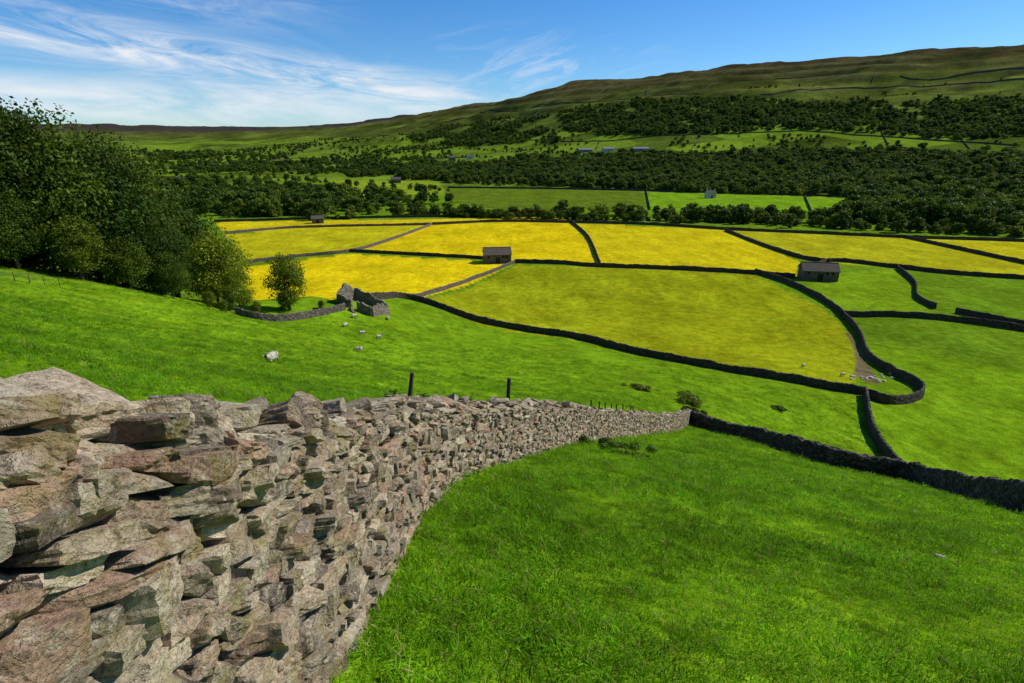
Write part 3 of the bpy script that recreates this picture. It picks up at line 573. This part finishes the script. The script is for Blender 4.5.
p=px_to_ground(396,183); building("stone_house",p[0],p[1],.2,12,7,4.5,7,None,None,True)
for px_,py_,L in ((585,152,26),(608,151,20),(640,151,28)): 
    p=px_to_ground(px_,py_); building("farm_building",p[0],p[1],.15,L,11,4,6.5,GRV if px_!=608 else WHT,GRV)
for px_,py_ in ((183,184),(300,151),(262,163),(205,152),(452,160),(470,159)):
    p=px_to_ground(px_,py_); building("farmhouse",p[0],p[1],.3,13,7,5,8,WHT if px_ in(183,470) else BW,None,True)
for px_,py_ in ((318,223),(378,202)):
    p=px_to_ground(px_,py_); building("stone_barn",p[0],p[1],.3,6.5 if px_==318 else 9,5,2.6,4.2)
# ruined barn
p=px_to_ground(363,306); e=bpy.data.objects.new("ruined_stone_barn",None); COL.objects.link(e); ex,ey=p[0],p[1]
ca,sa=math.cos(-.35),math.sin(-.35)
def rp(l): return [(ex+a*ca-c_*sa,ey+a*sa+c_*ca) for a,c_ in l]
RW=stonemat("ruin_masonry",1.5,True,(.10,.085,.06))
def rw(nm,l,hf): field_wall(rp(l),2,.6,nm,False,.25,hf,RW,e)
rw("gable_wall",[(-3.4,-2.6),(-3.4,2.6)],lambda t:1.8+1.7*(1-abs(t-.5)*2)+.12*np.sin(t*19))
rw("back_wall",[(-3.4,2.6),(3.6,2.6)],lambda t:2.3-.5*t+.2*np.sin(t*17))
rw("broken_gable",[(3.6,2.6),(3.6,-2.6)],lambda t:1.6+.4*(1-abs(t-.5)*2)+.2*np.sin(t*23))
rw("front_wall",[(3.6,-2.6),(.7,-2.6)],lambda t:1.6+.2*np.sin(t*13)); rw("front_wall_stub",[(-.5,-2.6),(-3.4,-2.6)],lambda t:1.3+t*.6)
rw("rubble",[(-.4,-3.6),(1.2,-4.4)],lambda t:.5*np.sin(t*3.1)+.05)
# ------------------------------------------------------------ sheep
WOOL,b,out=newmat("sheep_fleece"); tco=b.n('ShaderNodeTexCoord').outputs['Object']; nz=b.noise(tco,22,4,.7); c=b.mix(nz,(.42,.37,.30),(.66,.61,.53)); finish(b,out,c,1,nz,1,.04)
FACE=flat("sheep_face",(.06,.05,.045)); MUZ=flat("sheep_muzzle",(.5,.47,.42))
def skin(vs,es,rad,sub=2):
    me=bpy.data.meshes.new("t"); me.from_pydata(vs,es,[]); o=link("t",me); o.modifiers.new("s",'SKIN')
    sk=me.skin_vertices[0].data
    for i,r_ in enumerate(rad): sk[i].radius=(r_,r_) if not isinstance(r_,tuple) else r_
    sk[0].use_root=True; m2=o.modifiers.new("u",'SUBSURF'); m2.levels=sub; m2.render_levels=sub
    bpy.context.view_layer.update(); dg=bpy.context.evaluated_depsgraph_get(); r_=bpy.data.meshes.new_from_object(o.evaluated_get(dg)); bpy.data.objects.remove(o); return r_
def sheep(graze):
    hd=[(.60,0,.60),(.72,0,.42),(.80,0,.20),(.86,0,.08)] if graze else [(.60,0,.76),(.68,0,.92),(.80,0,.92),(.92,0,.86)]
    vs=[(0,0,.60),(-.26,0,.62),(-.42,0,.60),(.26,0,.62),(.42,0,.64)]+hd+[(-.54,0,.48),(-.56,0,.34)]; es=[(0,1),(1,2),(0,3),(3,4),(4,5),(5,6),(6,7),(7,8),(2,9),(9,10)]
    rad=[.29,.29,.24,.29,.24,.15,.10,.075,.045,.05,.03]
    for s_ in (-1,1):
        i=len(vs); vs+=[(.32,s_*.13,.40),(.33,s_*.13,.22),(.32,s_*.13,.02)]; es+=[(3,i),(i,i+1),(i+1,i+2)]; rad+=[.10,.04,.032]
        i=len(vs); vs+=[(-.30,s_*.13,.40),(-.40,s_*.13,.23),(-.36,s_*.13,.02)]; es+=[(1,i),(i,i+1),(i+1,i+2)]; rad+=[.12,.045,.033]
        i=len(vs); h6=hd[1] ; vs+=[(h6[0],s_*.13,h6[2]+.03),(h6[0]-.02,s_*.2,h6[2]+.02)]; es+=[(6,i),(i,i+1)]; rad+=[.035,.02]
    me=skin(vs,es,rad)
    for m_ in (WOOL,FACE,MUZ): me.materials.append(m_)
    for f in me.polygons:
        c_=f.center; mi=0
        if c_.z<.27 and c_.x<.6: mi=1
        if (c_.x>.66): mi=1
        if c_.x>.82: mi=2
        f.material_index=mi; f.use_smooth=True
    for v in me.vertices:
        if v.co.x<.62 and v.co.z>.38: 
            k_=.02*math.sin(v.co.x*37)*math.sin(v.co.y*41+v.co.z*33); v.co+=v.normal*k_
    return me
sg,sst=sheep(True),sheep(False)
for i,(px_,py_,rz,g_) in enumerate([(273,363,4.4,0),(354,318,.5,1),(362,335,.3,1),(359,352,3.3,1),(379,339,.4,0),(345,327,1,1),(388,320,2.,1),(842,376,.3,1),(803,367,.6,1)]):
    p=px_to_ground(px_,py_); o=link("sheep",sst if g_==0 else sg); o.location=(p[0],p[1],h1(*p)-.02); o.rotation_euler=(0,0,rz); o.scale=(.9 if i==0 else .8,)*3
# ------------------------------------------------------------ posts, fences, plants
def post(name,x,y,hgt,r_=.06,lean=(0,0),parent=None):
    bm=bmesh.new(); bmesh.ops.create_cone(bm,cap_ends=True,segments=9,radius1=r_,radius2=r_*.82,depth=hgt+.4); bmesh.ops.bevel(bm,geom=[e_ for e_ in bm.edges if abs(e_.verts[0].co.z-e_.verts[1].co.z)<.01],offset=.01,segments=1,affect='EDGES')
    for v in bm.verts: v.co+=Vector((rng.normal()*.004,rng.normal()*.004,(hgt-.4)/2))
    me=bpy.data.meshes.new(name); bm.to_mesh(me); bm.free(); me.materials.append(WOOD); o=link(name,me,parent); o.location=(x,y,h1(x,y)); o.rotation_euler=(*lean,0); return o
post("wooden_post",-1.95,9.0,1.70,.045,(0,.15)); post("wooden_post",-.16,13.2,1.88,.05,(.0,.05))
def fence(pts,hgt=1.15,sp=2.2):
    e=bpy.data.objects.new("wire_fence",None); COL.objects.link(e); Q=catmull(pts,sp); z=H(Q[:,0],Q[:,1])
    for i,(x,y) in enumerate(Q): post("post_%d"%i,x,y,hgt,.04,(rng.normal()*.05,rng.normal()*.05),e)
    V=[];Fq=[]
    for hz_ in (.4,.75,1.0):
        for i in range(len(Q)-1):
            a=Vector((*Q[i],z[i]+hz_)); c_=Vector((*Q[i+1],z[i+1]+hz_)); i0=len(V)
            for q_ in (a,c_): V+=[q_+Vector((0,0,.008)),q_+Vector((.007,.007,-.005)),q_+Vector((-.007,-.007,-.005))]
            Fq+=[[i0+k_,i0+(k_+1)%3,i0+3+(k_+1)%3,i0+3+k_] for k_ in range(3)]
    link("wires",mkmesh("wires",V,Fq,[GRV]),e)
fence([(3.7,24.5),(5.6,29),(8.1,34.2)],1.6,1.7)
fence(pxs_to_ground([(-40,280),(0,281),(30,283),(60,287)]),.95,2.4)
def clump(name,px_,py_,R,hgt,seed,colr,xy=None):
    g=np.random.default_rng(seed); p=xy if xy is not None else px_to_ground(px_,py_); nl=3200; ncl=26; ce=np.column_stack([g.normal(size=ncl)*R*.45,g.normal(size=ncl)*R*.4,np.zeros(ncl)]); ci=g.integers(0,ncl,nl)
    pp=ce[ci]+g.normal(size=(nl,3))*(R*.2,R*.2,0); zz=H(pp[:,0]+p[0],pp[:,1]+p[1])-h1(*p); hh=hgt*g.uniform(.15,1.1,nl)*g.uniform(.4,1.1,ncl)[ci]; a=g.uniform(0,6.28,nl); wv=.035; ln=hh*.5
    b0=np.column_stack([pp[:,0],pp[:,1],zz-.05]); tip=b0+np.column_stack([np.cos(a)*ln,np.sin(a)*ln,hh]); s_=np.column_stack([-np.sin(a),np.cos(a),0*a])*wv
    V=np.stack([b0-s_*.5,b0+s_*.5,(b0+tip)/2+s_+[0,0,.05],tip],1).reshape(-1,3); Cc=np.repeat(np.column_stack([np.array(colr)*g.uniform(.6,1.4,nl)[:,None],np.ones(nl)])[:,None],4,1).reshape(-1,4)
    o=link(name,mkmesh(name,V,np.arange(nl*4).reshape(-1,4),[LM],Cc)); o.location=(p[0],p[1],h1(*p))
def leafy(name,xy,R,hgt,seed,colr,ls=.10,nl=2600):
    """low leafy mound of nettles / gorse: leaf faces through a lumpy volume"""
    g=np.random.default_rng(seed); ncl=22; ce=np.column_stack([g.normal(size=ncl)*R*.42,g.normal(size=ncl)*R*.36,g.uniform(.1,.6,ncl)*hgt]); ci=g.integers(0,ncl,nl)
    d=g.normal(size=(nl,3)); d/=np.linalg.norm(d,axis=1)[:,None]; p=ce[ci]+d*np.array([R*.22,R*.22,hgt*.38])*(g.random(nl)**.5)[:,None]
    p[:,2]=np.maximum(p[:,2],0)+H(p[:,0]+xy[0],p[:,1]+xy[1])-h1(*xy)
    nv=d*.5+g.normal(size=(nl,3))*.5+[0,0,.4]; nv/=np.linalg.norm(nv,axis=1)[:,None]; a=np.cross(nv,g.normal(size=(nl,3))); a/=np.linalg.norm(a,axis=1)[:,None]; c_=np.cross(nv,a); s=ls*g.uniform(.6,1.4,nl)[:,None]
    V=np.stack([p-a*s,p+c_*s*.5,p+a*s,p-c_*s*.5],1).reshape(-1,3); Cc=np.repeat(np.column_stack([np.array(colr)*(g.uniform(.6,1.3,ncl)[ci]*g.uniform(.8,1.2,nl))[:,None],np.ones(nl)])[:,None],4,1).reshape(-1,4)
    o=link(name,mkmesh(name,V,np.arange(nl*4).reshape(-1,4),[LM],Cc)); o.location=(xy[0],xy[1],h1(*xy))
leafy("nettle_patch",px_to_ground(688,403),2.4,1.5,1,(.09,.14,.015),.13); leafy("nettle_patch",px_to_ground(640,389),1.8,.7,2,(.12,.17,.02),.11); leafy("nettle_patch",px_to_ground(693,413),1.7,.7,5,(.11,.15,.02),.12)
leafy("nettle_patch",(-1.9,12.4),1.1,1.25,4,(.085,.13,.015),.06,3600); leafy("nettle_patch",px_to_ground(780,409),1.3,.6,7,(.11,.16,.02),.11)
leafy("rush_mound",px_to_ground(612,449),.95,.42,3,(.08,.15,.012),.05,3600); leafy("rush_mound",px_to_ground(632,456),.6,.25,8,(.10,.18,.012),.05,1600)
def loose(name,xy,szr,seed):
    g=np.random.default_rng(seed); Vb,Fb=cubegrid(3); Vs=[];Fs=[]; 
    for k_,(x,y) in enumerate(xy):
        s=g.uniform(*szr); P=Vb/np.linalg.norm(Vb,axis=1)[:,None]*.4+Vb*.6
        for q in range(6):
            nv=g.normal(size=3); nv/=np.linalg.norm(nv); P=P-nv*np.maximum(P@nv-g.uniform(.7,1),0)[:,None]
        P=P*s*np.array([.6,.45,.3]); a=g.uniform(0,6.28); P=np.column_stack([P[:,0]*math.cos(a)-P[:,1]*math.sin(a),P[:,0]*math.sin(a)+P[:,1]*math.cos(a),P[:,2]])
        Vs.append(P+[x,y,h1(x,y)+s*.1]); Fs.append(Fb+k_*len(Vb))
    cc=np.tile((.42,.38,.31,1),(len(Vs)*len(Vb),1)); link(name,mkmesh(name,np.vstack(Vs),np.vstack(Fs),[STN],cc))
g=np.random.default_rng(99)
loose("loose_stones",[(g.uniform(1,30),g.uniform(5,38)) for _ in range(26)],(.05,.13),5)
c_=px_to_ground(872,378); loose("fallen_wall_stones",[(c_[0]+g.normal()*2.6,c_[1]+g.normal()*1.6) for _ in range(22)],(.3,.8),6)
